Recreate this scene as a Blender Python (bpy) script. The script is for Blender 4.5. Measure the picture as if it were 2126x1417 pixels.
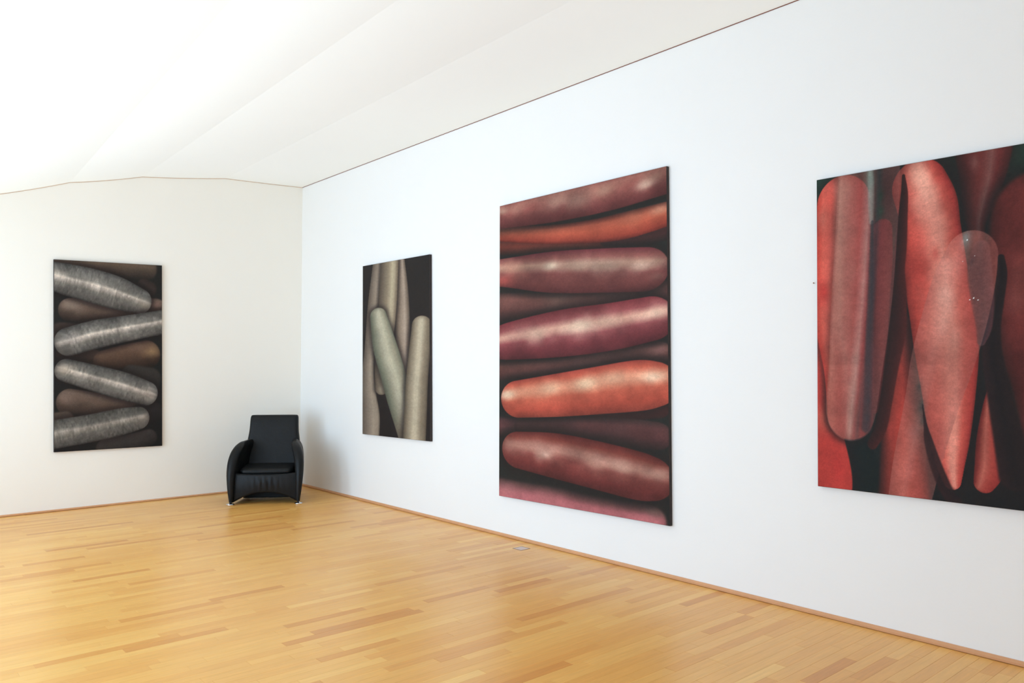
import bpy, math, random
import numpy as np
from mathutils import Vector, Matrix

for o in list(bpy.data.objects):
    bpy.data.objects.remove(o)
C = bpy.context.scene.collection
SC = bpy.context.scene

# ------------------------------------------------------------------ camera
CAM_POS = (9.703, -4.862, 1.605)
YAW, PITCH, ROLL, F_PX = 2.4169, 0.0276, 0.0022, 1645.35
cam = bpy.data.cameras.new('camera'); cam_o = bpy.data.objects.new('camera', cam); C.objects.link(cam_o)
cam.sensor_width = 36.0; cam.lens = F_PX / 2126 * 36.0; cam.clip_start = 0.05
_f = Vector((math.cos(PITCH)*math.cos(YAW), math.cos(PITCH)*math.sin(YAW), math.sin(PITCH)))
_r = Vector((math.sin(YAW), -math.cos(YAW), 0)); _u = _r.cross(_f)
_r2 = _r*math.cos(ROLL) + _u*math.sin(ROLL); _u2 = -_r*math.sin(ROLL) + _u*math.cos(ROLL)
cam_o.matrix_world = Matrix(((_r2.x,_u2.x,-_f.x,CAM_POS[0]),(_r2.y,_u2.y,-_f.y,CAM_POS[1]),(_r2.z,_u2.z,-_f.z,CAM_POS[2]),(0,0,0,1)))
SC.camera = cam_o

# ------------------------------------------------------------------ world, daylight, exposure
W = bpy.data.worlds.new('sky'); SC.world = W; W.use_nodes = True
bg = W.node_tree.nodes['Background']; bg.inputs[0].default_value = (0.86, 0.93, 1.0, 1); bg.inputs[1].default_value = 1.25

ROOM_X, ROOM_Y = 12.6, -5.72          # the room runs x 0..12.6, y 0..-5.72
WINDOWS = [(1.00, 2.20), (2.80, 4.00), (4.60, 5.80), (6.40, 7.60)]   # x spans of the openings in the left wall
WIN_Z = (0.10, 2.72)
DAY_COLOR = (0.47, 0.73, 1.0)
DAY_POWER = 80.0
UP_FILL_POWER = 150.0
TOP_FILL_POWER = 85.0
for i, (a, b) in enumerate(WINDOWS):
    l = bpy.data.lights.new('daylight', 'AREA'); l.shape = 'RECTANGLE'
    l.size = b - a; l.size_y = WIN_Z[1] - WIN_Z[0]; l.energy = DAY_POWER; l.color = DAY_COLOR
    o = bpy.data.objects.new('daylight', l); C.objects.link(o)
    o.location = ((a+b)/2, ROOM_Y - 0.42, sum(WIN_Z)/2); o.rotation_euler = (math.radians(90), 0, 0)
    o.rotation_euler = Vector((0, 1, 0)).to_track_quat('-Z', 'Z').to_euler()
# unseen lamp added outside the openings, aimed up to brighten the ceiling
l = bpy.data.lights.new('ceiling_up_fill', 'AREA'); l.shape = 'RECTANGLE'; l.size = 4.4; l.size_y = 0.7; l.energy = UP_FILL_POWER; l.color = (0.78, 0.90, 1.0)
o = bpy.data.objects.new('ceiling_up_fill', l); C.objects.link(o); o.location = (3.0, ROOM_Y - 0.75, 0.05)
o.rotation_euler = Vector((0, 0.5, 0.87)).to_track_quat('-Z', 'Z').to_euler()

# unseen lamp added above the translucent stretched ceiling to brighten its left half
l = bpy.data.lights.new('ceiling_top_fill', 'AREA'); l.shape = 'RECTANGLE'; l.size = 7.0; l.size_y = 3.0; l.energy = TOP_FILL_POWER; l.color = (0.72, 0.89, 1.0)
o = bpy.data.objects.new('ceiling_top_fill', l); C.objects.link(o); o.location = (3.6, -4.4, 5.15)

vs = SC.view_settings
vs.view_transform = 'Standard'; vs.look = 'None'; vs.exposure = 0.11; vs.gamma = 1.0; vs.use_curve_mapping = False
SC.cycles.diffuse_bounces = 8
SC.cycles.max_bounces = 12

# ------------------------------------------------------------------ helpers
def lin(c):
    return tuple(((v/255)/12.92 if v/255 <= 0.04045 else ((v/255+0.055)/1.055)**2.4) for v in c)

def mesh_obj(name, verts, faces, mat=None, parent=None, smooth=False, loc=None):
    me = bpy.data.meshes.new(name); me.from_pydata([tuple(v) for v in verts], [], faces); me.update()
    if mat: me.materials.append(mat)
    if smooth:
        me.polygons.foreach_set('use_smooth', [True]*len(me.polygons))
    o = bpy.data.objects.new(name, me); C.objects.link(o)
    if parent: o.parent = parent
    if loc: o.location = loc
    return o

def struct(o):
    o['kind'] = 'structure'; return o

def thing(name, label, cat, loc=(0,0,0), rz=0.0):
    o = bpy.data.objects.new(name, None); C.objects.link(o); o.empty_display_size = 0.2
    o.location = loc; o.rotation_euler = (0, 0, rz); o['label'] = label; o['category'] = cat
    return o

def box_vf(a, b, off=0):
    x0,y0,z0 = a; x1,y1,z1 = b
    v = [(x0,y0,z0),(x1,y0,z0),(x1,y1,z0),(x0,y1,z0),(x0,y0,z1),(x1,y0,z1),(x1,y1,z1),(x0,y1,z1)]
    f = [(0,3,2,1),(4,5,6,7),(0,1,5,4),(1,2,6,5),(2,3,7,6),(3,0,4,7)]
    return v, [tuple(i+off for i in q) for q in f]

def boxes(name, lst, mat, parent=None):
    V, F = [], []
    for a, b in lst:
        v, f = box_vf(a, b, len(V)); V += v; F += f
    return mesh_obj(name, V, F, mat, parent)

def loft(name, rings, mat, parent=None, smooth=True, sub=0):
    n = len(rings[0]); V = [p for r in rings for p in r]; F = []
    for i in range(len(rings)-1):
        for j in range(n):
            k = (j+1) % n
            F.append((i*n+j, i*n+k, (i+1)*n+k, (i+1)*n+j))
    F.append(tuple(range(n-1, -1, -1))); F.append(tuple((len(rings)-1)*n + j for j in range(n)))
    o = mesh_obj(name, V, F, mat, parent, smooth)
    if sub:
        m = o.modifiers.new('smooth', 'SUBSURF'); m.levels = sub; m.render_levels = sub
    return o

def nodes(name):
    m = bpy.data.materials.new(name); m.use_nodes = True
    nt = m.node_tree; return m, nt, nt.nodes['Principled BSDF']

def link(nt, a, b): nt.links.new(a, b)

def noise_node(nt, scale, detail=3.0, rough=0.5, coord='Object', stretch=(1,1,1)):
    tc = nt.nodes.new('ShaderNodeTexCoord'); mp = nt.nodes.new('ShaderNodeMapping'); mp.inputs['Scale'].default_value = stretch
    link(nt, tc.outputs[coord], mp.inputs['Vector'])
    n = nt.nodes.new('ShaderNodeTexNoise'); n.inputs['Scale'].default_value = scale; n.inputs['Detail'].default_value = detail; n.inputs['Roughness'].default_value = rough
    link(nt, mp.outputs[0], n.inputs['Vector']); return n

def bump(nt, bsdf, src, strength, dist=0.01):
    b = nt.nodes.new('ShaderNodeBump'); b.inputs['Strength'].default_value = strength; b.inputs['Distance'].default_value = dist
    link(nt, src, b.inputs['Height']); link(nt, b.outputs[0], bsdf.inputs['Normal'])

def mix_col(nt, fac, a, b):
    m = nt.nodes.new('ShaderNodeMix'); m.data_type = 'RGBA'
    for s, v in ((0, fac), (6, a), (7, b)):
        if hasattr(v, 'links'): link(nt, v, m.inputs[s])
        else: m.inputs[s].default_value = v if s == 0 else (*v, 1) if len(v) == 3 else v
    return m.outputs[2]

def plain(name, col, rough=0.6, metal=0.0, var=0.06, scale=6.0, bstr=0.0, bscale=80.0, spec=0.5):
    m, nt, b = nodes(name)
    n = noise_node(nt, scale)
    link(nt, mix_col(nt, n.outputs[0], tuple(c*(1-var) for c in col), tuple(min(1,c*(1+var)) for c in col)), b.inputs['Base Color'])
    b.inputs['Roughness'].default_value = rough; b.inputs['Metallic'].default_value = metal; b.inputs['Specular IOR Level'].default_value = spec
    if bstr:
        bump(nt, b, noise_node(nt, bscale, 4).outputs[0], bstr)
    return m

# ------------------------------------------------------------------ materials
M_wall = plain('white_wall_paint', (0.85, 0.845, 0.83), 0.85, var=0.012, scale=2.0, bstr=0.05, bscale=55, spec=0.2)
M_ceil = plain('white_ceiling_plaster', (0.86, 0.85, 0.82), 0.9, var=0.012, scale=1.3, bstr=0.05, bscale=30, spec=0.1)
def ceiling_mat():
    m, nt, b = nodes('white_stretched_ceiling')
    b.inputs['Base Color'].default_value = (0.86, 0.85, 0.83, 1); b.inputs['Roughness'].default_value = 0.9; b.inputs['Specular IOR Level'].default_value = 0.1
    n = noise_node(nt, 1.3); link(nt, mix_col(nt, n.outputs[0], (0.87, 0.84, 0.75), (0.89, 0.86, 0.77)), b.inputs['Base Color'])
    t = nt.nodes.new('ShaderNodeBsdfTranslucent'); t.inputs[0].default_value = (0.86, 0.87, 0.87, 1)
    mx = nt.nodes.new('ShaderNodeMixShader'); mx.inputs[0].default_value = 0.35  # translucency added so the lamp above shows through the ceiling
    link(nt, b.outputs[0], mx.inputs[1]); link(nt, t.outputs[0], mx.inputs[2]); link(nt, mx.outputs[0], nt.nodes['Material Output'].inputs[0])
    return m
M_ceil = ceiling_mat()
M_wall_cast = plain('white_wall_warm_cast', (0.905, 0.88, 0.82), 0.85, var=0.01, scale=2.0, bstr=0.05, bscale=55, spec=0.2)  # same white paint; warm cast and extra brightness of the light put into the colour
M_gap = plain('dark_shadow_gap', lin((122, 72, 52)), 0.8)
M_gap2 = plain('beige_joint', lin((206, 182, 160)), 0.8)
M_board = plain('beech_skirting', lin((205, 150, 105)), 0.45, var=0.1, scale=20)
M_sub = plain('subfloor', lin((120, 80, 50)), 0.9)
M_metal = plain('brushed_floor_box_metal', lin((206, 186, 180)), 0.5, 0.0)
M_metal_d = plain('floor_box_rim', lin((160, 130, 112)), 0.5, 0.0)
M_nail = plain('rusty_nail', lin((140, 90, 60)), 0.6, 0.3)
M_chrome = plain('polished_steel', (0.75, 0.75, 0.76), 0.15, 1.0)
M_frame = plain('white_window_frame', (0.75, 0.75, 0.74), 0.5)
M_edge = plain('dark_canvas_edge', lin((44, 34, 32)), 0.7, var=0.2, scale=14)

def leather():
    m, nt, b = nodes('black_leather')
    n = noise_node(nt, 5.0, 4)
    link(nt, mix_col(nt, n.outputs[0], lin((10, 11, 12)), lin((20, 21, 22))), b.inputs['Base Color'])
    b.inputs['Roughness'].default_value = 0.48; b.inputs['Specular IOR Level'].default_value = 0.25
    n2 = noise_node(nt, 14.0, 6, 0.6)
    bump(nt, b, n2.outputs[0], 0.25, 0.02)
    return m
M_leather = leather()

def glass():
    m = bpy.data.materials.new('window_glass'); m.use_nodes = True; nt = m.node_tree
    nt.nodes.remove(nt.nodes['Principled BSDF'])
    t = nt.nodes.new('ShaderNodeBsdfTransparent'); g = nt.nodes.new('ShaderNodeBsdfGlossy'); g.inputs['Roughness'].default_value = 0.02
    lw = nt.nodes.new('ShaderNodeLayerWeight'); lw.inputs[0].default_value = 0.5
    pw = nt.nodes.new('ShaderNodeMath'); pw.operation = 'POWER'; pw.inputs[1].default_value = 5.0; link(nt, lw.outputs['Facing'], pw.inputs[0])
    fr = nt.nodes.new('ShaderNodeMath'); fr.operation = 'MULTIPLY_ADD'; fr.inputs[1].default_value = 0.92; fr.inputs[2].default_value = 0.04; link(nt, pw.outputs[0], fr.inputs[0])
    mx = nt.nodes.new('ShaderNodeMixShader'); link(nt, fr.outputs[0], mx.inputs[0]); link(nt, t.outputs[0], mx.inputs[1]); link(nt, g.outputs[0], mx.inputs[2])
    link(nt, mx.outputs[0], nt.nodes['Material Output'].inputs[0]); return m
M_glass = glass()

def plank_mat():
    m, nt, b = nodes('beech_parquet')
    at = nt.nodes.new('ShaderNodeAttribute'); at.attribute_name = 'tone'
    cr = nt.nodes.new('ShaderNodeValToRGB'); e = cr.color_ramp
    e.elements[0].position = 0.0; e.elements[0].color = (*lin((204, 136, 66)), 1)
    e.elements[1].position = 1.0; e.elements[1].color = (*lin((240, 194, 112)), 1)
    for p, c in ((0.25, (220, 156, 78)), (0.6, (230, 173, 92))):
        q = e.elements.new(p); q.color = (*lin(c), 1)
    link(nt, at.outputs['Fac'], cr.inputs[0])
    g = noise_node(nt, 3.0, 5, 0.6, 'Object', (22, 1.3, 1))
    mm = nt.nodes.new('ShaderNodeMapRange'); mm.inputs[1].default_value = 0.25; mm.inputs[2].default_value = 0.75; mm.inputs[3].default_value = 0.90; mm.inputs[4].default_value = 1.07
    link(nt, g.outputs[0], mm.inputs[0])
    v = nt.nodes.new('ShaderNodeVectorMath'); v.operation = 'SCALE'
    link(nt, cr.outputs[0], v.inputs[0]); link(nt, mm.outputs[0], v.inputs['Scale'])
    link(nt, v.outputs[0], b.inputs['Base Color'])
    r = noise_node(nt, 2.2, 3)
    mr = nt.nodes.new('ShaderNodeMapRange'); mr.inputs[3].default_value = 0.26; mr.inputs[4].default_value = 0.40; link(nt, r.outputs[0], mr.inputs[0]); link(nt, mr.outputs[0], b.inputs['Roughness'])
    b.inputs['Specular IOR Level'].default_value = 0.5
    return m
M_plank = plank_mat()

def canvas_mat():
    m, nt, b = nodes('oil_paint_on_canvas')
    at = nt.nodes.new('ShaderNodeAttribute'); at.attribute_name = 'paint'
    n = noise_node(nt, 120.0, 4, 0.65)
    mm = nt.nodes.new('ShaderNodeMapRange'); mm.inputs[1].default_value = 0.25; mm.inputs[2].default_value = 0.75; mm.inputs[3].default_value = 0.86; mm.inputs[4].default_value = 1.14
    link(nt, n.outputs[0], mm.inputs[0])
    v = nt.nodes.new('ShaderNodeVectorMath'); v.operation = 'SCALE'; link(nt, at.outputs['Color'], v.inputs[0]); link(nt, mm.outputs[0], v.inputs['Scale'])
    link(nt, v.outputs[0], b.inputs['Base Color']); b.inputs['Roughness'].default_value = 0.7; b.inputs['Specular IOR Level'].default_value = 0.2
    bump(nt, b, noise_node(nt, 300.0, 2).outputs[0], 0.12, 0.004)
    return m
M_canvas = canvas_mat()

# ------------------------------------------------------------------ room shell
# ceiling: draped bays between creases that fan out from the far wall; each crease: (y, z) at x = 0 and its run per metre (dy, dz)
CREASES = [(0.0, 3.9380000000000006, 0.0, 0.0115), (-1.0376, 3.8963, -0.0219, 0.0136), (-2.0155, 3.7623, -0.0253, 0.02), (-2.7633, 3.5825, -0.0521, 0.035), (-3.6533, 3.2918, -0.0618, 0.05), (-4.75, 3.42, -0.02, 0.03), (-5.72, 3.3, 0.0, 0.03)]
def ceil_yz(k, x):
    y, z, dy, dz = CREASES[k]; return y + dy*x, z + dz*x
SAG = [0.008, 0.022, 0.032, 0.040, 0.030, 0.02]
xs = [i*ROOM_X/14 for i in range(15)]
NB = 12
prof = []
for k in range(len(CREASES)-1):
    for j in range(NB):
        prof.append((k, j/NB))
prof.append((len(CREASES)-2, 1.0))
V = []
for x in xs:
    for k, t in prof:
        y0, z0 = ceil_yz(k, x); y1, z1 = ceil_yz(k+1, x)
        y = y0 + (y1-y0)*t; z = z0 + (z1-z0)*t - SAG[k]*(0.3 + 0.7*min(1, x/3.0))*4*t*(1-t)
        V.append((x, max(y, ROOM_Y), z))
n = len(prof)
F = [(i*n+j, (i+1)*n+j, (i+1)*n+j+1, i*n+j+1) for i in range(len(xs)-1) for j in range(n-1)]
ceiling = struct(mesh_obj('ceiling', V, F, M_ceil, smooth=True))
# keep the creases crisp
me = ceiling.data
me.attributes.new('sharp_edge', 'BOOLEAN', 'EDGE')
sharp = [(abs(e.vertices[0]-e.vertices[1]) == n and (e.vertices[0] % n) % NB == 0) for e in me.edges]
me.attributes['sharp_edge'].data.foreach_set('value', sharp)

struct(boxes('wall_right', [((-0.15, 0.0, -0.05), (ROOM_X, 0.15, 4.3))], M_wall))
struct(boxes('wall_back', [((-0.15, ROOM_Y-0.15, -0.05), (0.0, 0.0, 4.3))], M_wall_cast))
struct(boxes('wall_front', [((ROOM_X, ROOM_Y-0.15, -0.05), (ROOM_X+0.15, 0.15, 4.3))], M_wall))
segs = []; xa = 0.0
for a, b in WINDOWS:
    segs.append(((xa, ROOM_Y-0.3, -0.05), (a, ROOM_Y, 4.3)))
    segs.append(((a, ROOM_Y-0.3, -0.05), (b, ROOM_Y, WIN_Z[0]))); segs.append(((a, ROOM_Y-0.3, WIN_Z[1]), (b, ROOM_Y, 4.3))); xa = b
segs.append(((xa, ROOM_Y-0.3, -0.05), (ROOM_X, ROOM_Y, 4.3)))
struct(boxes('wall_left', segs, M_wall))
for i, (a, b) in enumerate(WINDOWS):
    z0, z1 = WIN_Z; y0, y1 = ROOM_Y-0.26, ROOM_Y-0.20
    w = struct(boxes('window_%d' % (i+1), [((a, y0, z0), (a+0.06, y1, z1)), ((b-0.06, y0, z0), (b, y1, z1)), ((a+0.06, y0, z0), (b-0.06, y1, z0+0.06)), ((a+0.06, y0, z1-0.06), (b-0.06, y1, z1))], M_frame))
    boxes('pane', [((a+0.06, ROOM_Y-0.234, z0+0.06), (b-0.06, ROOM_Y-0.226, z1-0.06))], M_glass, w)

# joints between walls and ceiling
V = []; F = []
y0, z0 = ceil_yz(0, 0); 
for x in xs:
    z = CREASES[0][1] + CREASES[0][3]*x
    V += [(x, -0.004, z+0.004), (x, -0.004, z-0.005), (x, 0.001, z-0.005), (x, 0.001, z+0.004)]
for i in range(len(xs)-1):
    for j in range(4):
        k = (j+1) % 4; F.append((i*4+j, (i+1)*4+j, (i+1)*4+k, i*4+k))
struct(mesh_obj('gap_shade_strip_1', V, F, M_gap))  # brown strip whose colour stands for the shadow gap under the ceiling
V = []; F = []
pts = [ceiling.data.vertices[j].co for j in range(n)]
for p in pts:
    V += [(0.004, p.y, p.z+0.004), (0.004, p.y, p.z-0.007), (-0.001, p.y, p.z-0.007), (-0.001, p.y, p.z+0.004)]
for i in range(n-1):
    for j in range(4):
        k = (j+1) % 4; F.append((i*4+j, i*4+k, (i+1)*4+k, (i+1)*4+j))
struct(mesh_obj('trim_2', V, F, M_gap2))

# skirting strips: a small chamfered moulding
def strip(name, p0, p1, inward, h=0.028, d=0.016):
    p0, p1, w = Vector(p0), Vector(p1), Vector(inward); z = Vector((0,0,1))
    pr = [(0,0.003),(d,0.003),(d,h*0.55),(d*0.45,h),(0,h)]
    V = [p + w*a + z*b for p in (p0, p1) for a, b in pr]; m = len(pr)
    F = [(j, (j+1)%m, m+(j+1)%m, m+j) for j in range(m)] + [tuple(range(m-1,-1,-1)), tuple(range(m, 2*m))]
    return struct(mesh_obj(name, V, F, M_board))
strip('baseboard_right', (0.016, 0, 0), (ROOM_X, 0, 0), (0, -1, 0))
strip('baseboard_back', (0, 0, 0), (0, ROOM_Y, 0), (1, 0, 0), h=0.020)
strip('baseboard_front', (ROOM_X, ROOM_Y, 0), (ROOM_X, -0.016, 0), (-1, 0, 0))
strip('baseboard_left', (ROOM_X-0.016, ROOM_Y, 0), (0.016, ROOM_Y, 0), (0, 1, 0))

# ------------------------------------------------------------------ floor: strip parquet, boards running along y
floor = struct(boxes('floor', [((-0.15, ROOM_Y-0.3, -0.10), (ROOM_X+0.15, 0.15, -0.016))], M_sub))
rng = random.Random(11)
PW, GAP = 0.0700, 0.0005
plk = []
x = 0.0
while x < ROOM_X - 0.01:
    y = 0.0 - rng.uniform(0.0, 0.0)
    first = True
    while y > ROOM_Y + 0.001:
        L = rng.uniform(0.42, 1.0)
        if first: L *= rng.uniform(0.25, 1.0); first = False
        y2 = max(y - L, ROOM_Y)
        if y2 - ROOM_Y < 0.12: y2 = ROOM_Y
        t = min(1, max(0, rng.gauss(0.55, 0.115)))
        if rng.random() < 0.05: t = rng.uniform(0.08, 0.25)
        plk.append((x + GAP/2, min(x + PW, ROOM_X) - GAP/2, y2 + GAP/2, y - GAP/2, rng.uniform(-0.00025, 0.0), t))
        y = y2
    x += PW
def pix(p):
    d = Vector(p) - Vector(CAM_POS); z = d.dot(_f)
    return (z, 1063 + F_PX*d.dot(_r2)/z, 708.5 - F_PX*d.dot(_u2)/z) if z > 0.2 else (z, -1, -1)
def size(q):
    x0, x1, y0, y1 = q[:4]; c = []
    tot = 0
    for k in range(8):
        yy = y0 + (y1-y0)*(k+0.5)/8
        z, px, py = pix(((x0+x1)/2, yy, 0))
        if z > 0.2 and 0 <= px < 2126 and py < 1417: tot += 1/z**3
    return tot*(x1-x0)*(y1-y0)
order = sorted(range(len(plk)), key=lambda i: -size(plk[i]))
PICK = set(order[:298])
def plank_vf(q, off=0, ox=0.0, oy=0.0):
    x0, x1, y0, y1, dz, t = q; c = 0.0006
    z0, z1 = -0.016, dz
    v = [(x0,y0,z0),(x1,y0,z0),(x1,y1,z0),(x0,y1,z0),(x0,y0,z1-c),(x1,y0,z1-c),(x1,y1,z1-c),(x0,y1,z1-c),
         (x0+c,y0+c,z1),(x1-c,y0+c,z1),(x1-c,y1-c,z1),(x0+c,y1-c,z1)]
    f = [(0,3,2,1),(8,9,10,11),(0,1,5,4),(1,2,6,5),(2,3,7,6),(3,0,4,7),(4,5,9,8),(5,6,10,9),(6,7,11,10),(7,4,8,11)]
    return [(a-ox,b-oy,d) for a,b,d in v], [tuple(i+off for i in g) for g in f]
def tone(o, vals):
    at = o.data.attributes.new('tone', 'FLOAT', 'POINT'); at.data.foreach_set('value', vals)
for i in order[:298]:
    v, f = plank_vf(plk[i])
    o = mesh_obj('plank', v, f, M_plank, floor); tone(o, [plk[i][5]]*12)
V, F, T = [], [], []
for i, q in enumerate(plk):
    if i in PICK: continue
    v, f = plank_vf(q, len(V)); V += v; F += f; T += [q[5]]*12
o = mesh_obj('plank', V, F, M_plank, floor); tone(o, T); o['kind'] = 'stuff'

# ------------------------------------------------------------------ paintings
_rs = np.random.RandomState(5)
_lat = _rs.rand(256, 256)
def vnoise(x, y):
    xi = np.floor(x).astype(int); yi = np.floor(y).astype(int); fx = x-xi; fy = y-yi
    fx = fx*fx*(3-2*fx); fy = fy*fy*(3-2*fy)
    g = lambda a, b: _lat[a % 256, b % 256]
    return (g(xi,yi)*(1-fx)+g(xi+1,yi)*fx)*(1-fy)+(g(xi,yi+1)*(1-fx)+g(xi+1,yi+1)*fx)*fy
def spline(P, per=16):
    P = np.array(P, float); out = []
    for i in range(len(P)-1):
        a, b, c, d = P[max(i-1,0)], P[i], P[i+1], P[min(i+2,len(P)-1)]
        t = np.linspace(0, 1, per, endpoint=(i == len(P)-2))[:, None]
        out.append(0.5*((2*b)+(-a+c)*t+(2*a-5*b+4*c-d)*t*t+(-a+3*b-3*c+d)*t**3))
    o = np.concatenate(out); o[:,2] = np.maximum(o[:,2], 0.001); return o
def paint(A, B, limbs, bg0, bg1, seed):
    H = B.max()
    k = np.clip(B/H, 0, 1)[..., None]
    col = np.array(bg0, float)*k + np.array(bg1, float)*(1-k)
    for li, (pts, d) in enumerate(limbs):
        S = spline(pts); r = S[:,2]
        halo = d.get('halo'); m = r.max()*1.2 + (2.5*halo[0] if halo else 0.0)
        x0, x1, y0, y1 = S[:,0].min()-m, S[:,0].max()+m, S[:,1].min()-m, S[:,1].max()+m
        sel = (A >= x0) & (A <= x1) & (B >= y0) & (B <= y1)
        if not sel.any(): continue
        a = A[sel]; b = B[sel]; c = col[sel]
        best = np.full(a.shape, 1e9); idx = np.zeros(a.shape, int)
        for j in range(len(S)):
            q = np.hypot(a-S[j,0], b-S[j,1]) - S[j,2]
            w = q < best; best[w] = q[w]; idx[w] = j
        T = np.gradient(S[:,:2], axis=0); T /= (np.hypot(T[:,0], T[:,1])[:,None]+1e-9)
        tx, ty = T[idx,0], T[idx,1]; rr = S[idx,2]
        dx, dy = a-S[idx,0], b-S[idx,1]
        s = (-ty*dx + tx*dy)/rr; ax = np.abs(tx*dx+ty*dy)/rr
        seg = np.concatenate([[0], np.cumsum(np.hypot(*np.diff(S[:,:2], axis=0).T))])[idx]
        if halo:
            hw, hs = halo
            f = hs*np.exp(-(np.maximum(best, 0)/hw)**2*1.2)[:, None]
            c = c*(1-f) + np.array((40, 33, 33), float)*f
        st = d['st']; sp = [q[0] for q in st]
        lc = np.stack([np.interp(np.clip(s, -1, 1), sp, [q[1][ch] for q in st]) for ch in range(3)], -1)
        e = np.stack([np.full(a.shape, (st[0][1][ch]+st[-1][1][ch])*0.5) for ch in range(3)], -1)
        tip = (np.clip(ax, 0, 1)**4*0.75)[:, None]
        lc = lc*(1-tip) + e*tip
        for (hx, hy, hr, hc, ha) in d.get('hl', ()):
            wob = 0.75 + 0.5*vnoise(a*14+seed, b*14+li)
            la = (a-hx)*tx+(b-hy)*ty; lb = -(a-hx)*ty+(b-hy)*tx
            f = (ha*np.exp(-((la/1.35)**2+(lb/0.75)**2)/(0.62*hr*wob)**2))[:, None]
            lc = lc*(1-f) + np.array(hc, float)*f
        bl = d.get('bl', 0.0)
        if bl:
            nz = 0.65*vnoise(a*6+li*7+seed, b*6+3*li) + 0.35*vnoise(a*15+li, b*15+seed) - 0.5
            lc = lc*(1+bl*1.35*nz)[:, None]
        fb = d.get('fib', 0.0)
        if fb:
            curve = seg + 0.25*rr*(s*s) + 0.05*vnoise(a*6, b*6)
            nz = 0.5*vnoise(curve*62+li*13, s*2.6+li) + 0.5*vnoise(curve*120+li*5, s*4.5+9) - 0.5
            lc = lc*(1+fb*2.0*nz)[:, None]
        soft = max(d.get('soft', 0.05), 0.01)
        al = np.clip(-best/(soft*rr)+0.5, 0, 1); al = (al*al*(3-2*al)*d.get('a', 1.0))[:, None]
        col[sel] = c*(1-al) + lc*al
    nz = 0.5*vnoise(A*60+seed, B*60) + 0.5*vnoise(A*130, B*130+seed) - 0.5
    col = col*(1+0.12*nz)[..., None]
    col = np.clip(col, 0, 255)/255
    return np.where(col <= 0.04045, col/12.92, ((col+0.055)/1.055)**2.4)

def painting(label, wall, quad, X0, limbs, ka, nx, ny, bg0, bg1, seed, gain=(1,1,1), sat=1.0, con=1.0):
    TL, TR, BR, BL = [np.array(q) for q in quad]
    base = (BL+BR)/2
    t = thing('painting', label, 'painting', tuple(base))
    u = np.linspace(0, 1, nx)[None, :, None]; v = np.linspace(0, 1, ny)[:, None, None]
    P = (BL*(1-u)+BR*u)*(1-v) + (TL*(1-u)+TR*u)*v
    hax = 1 if wall == 'L' else 0
    A = (P[..., hax]-X0[0])*ka; B = P[..., 2]-X0[1]
    col = paint(A, B, limbs, bg0, bg1, seed)
    lum = (col @ np.array((0.25, 0.6, 0.15)))[..., None]
    col = np.clip(0.2*(np.maximum(lum + (col-lum)*sat, 0)/0.2)**con*np.array(gain), 0, 0.95)
    V = (P-base).reshape(-1, 3)
    I = np.arange(nx*ny).reshape(ny, nx)
    Fq = np.stack([I[:-1,:-1], I[:-1,1:], I[1:,1:], I[1:,:-1]], -1).reshape(-1, 4)
    me = bpy.data.meshes.new('canvas')
    me.vertices.add(len(V)); me.vertices.foreach_set('co', V.astype(np.float32).ravel())
    me.loops.add(Fq.size); me.loops.foreach_set('vertex_index', Fq.astype(np.int32).ravel())
    me.polygons.add(len(Fq)); me.polygons.foreach_set('loop_start', np.arange(0, Fq.size, 4, dtype=np.int32))
    me.update(calc_edges=True)
    ca = me.color_attributes.new('paint', 'FLOAT_COLOR', 'POINT')
    ca.data.foreach_set('color', np.concatenate([col.reshape(-1,3), np.ones((nx*ny,1))], -1).astype(np.float32).ravel())
    me.materials.append(M_canvas)
    o = bpy.data.objects.new('canvas', me); C.objects.link(o); o.parent = t
    # wrapped edge: the sides of the stretched canvas, with a softened front arris
    inw = np.array((1,0,0)) if wall == 'L' else np.array((0,-1,0))
    ring = [BL, BR, TR, TL]; cen = sum(ring)/4
    def lvl(dep, grow):
        return [tuple(q - base - inw*dep + (q-cen)/np.linalg.norm(q-cen)*grow) for q in ring]
    R = [lvl(0.0004, -0.0005), lvl(0.0025, 0.0025), lvl(0.031, 0.0025)]
    V = [p for r_ in R for p in r_]; F = []
    for i in range(2):
        for j in range(4):
            k = (j+1) % 4; F.append((i*4+j, i*4+k, (i+1)*4+k, (i+1)*4+j))
    F += [(0,1,2,3), (11,10,9,8)]
    mesh_obj('canvas_edge', V, F, M_edge, t)
    return t

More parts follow.
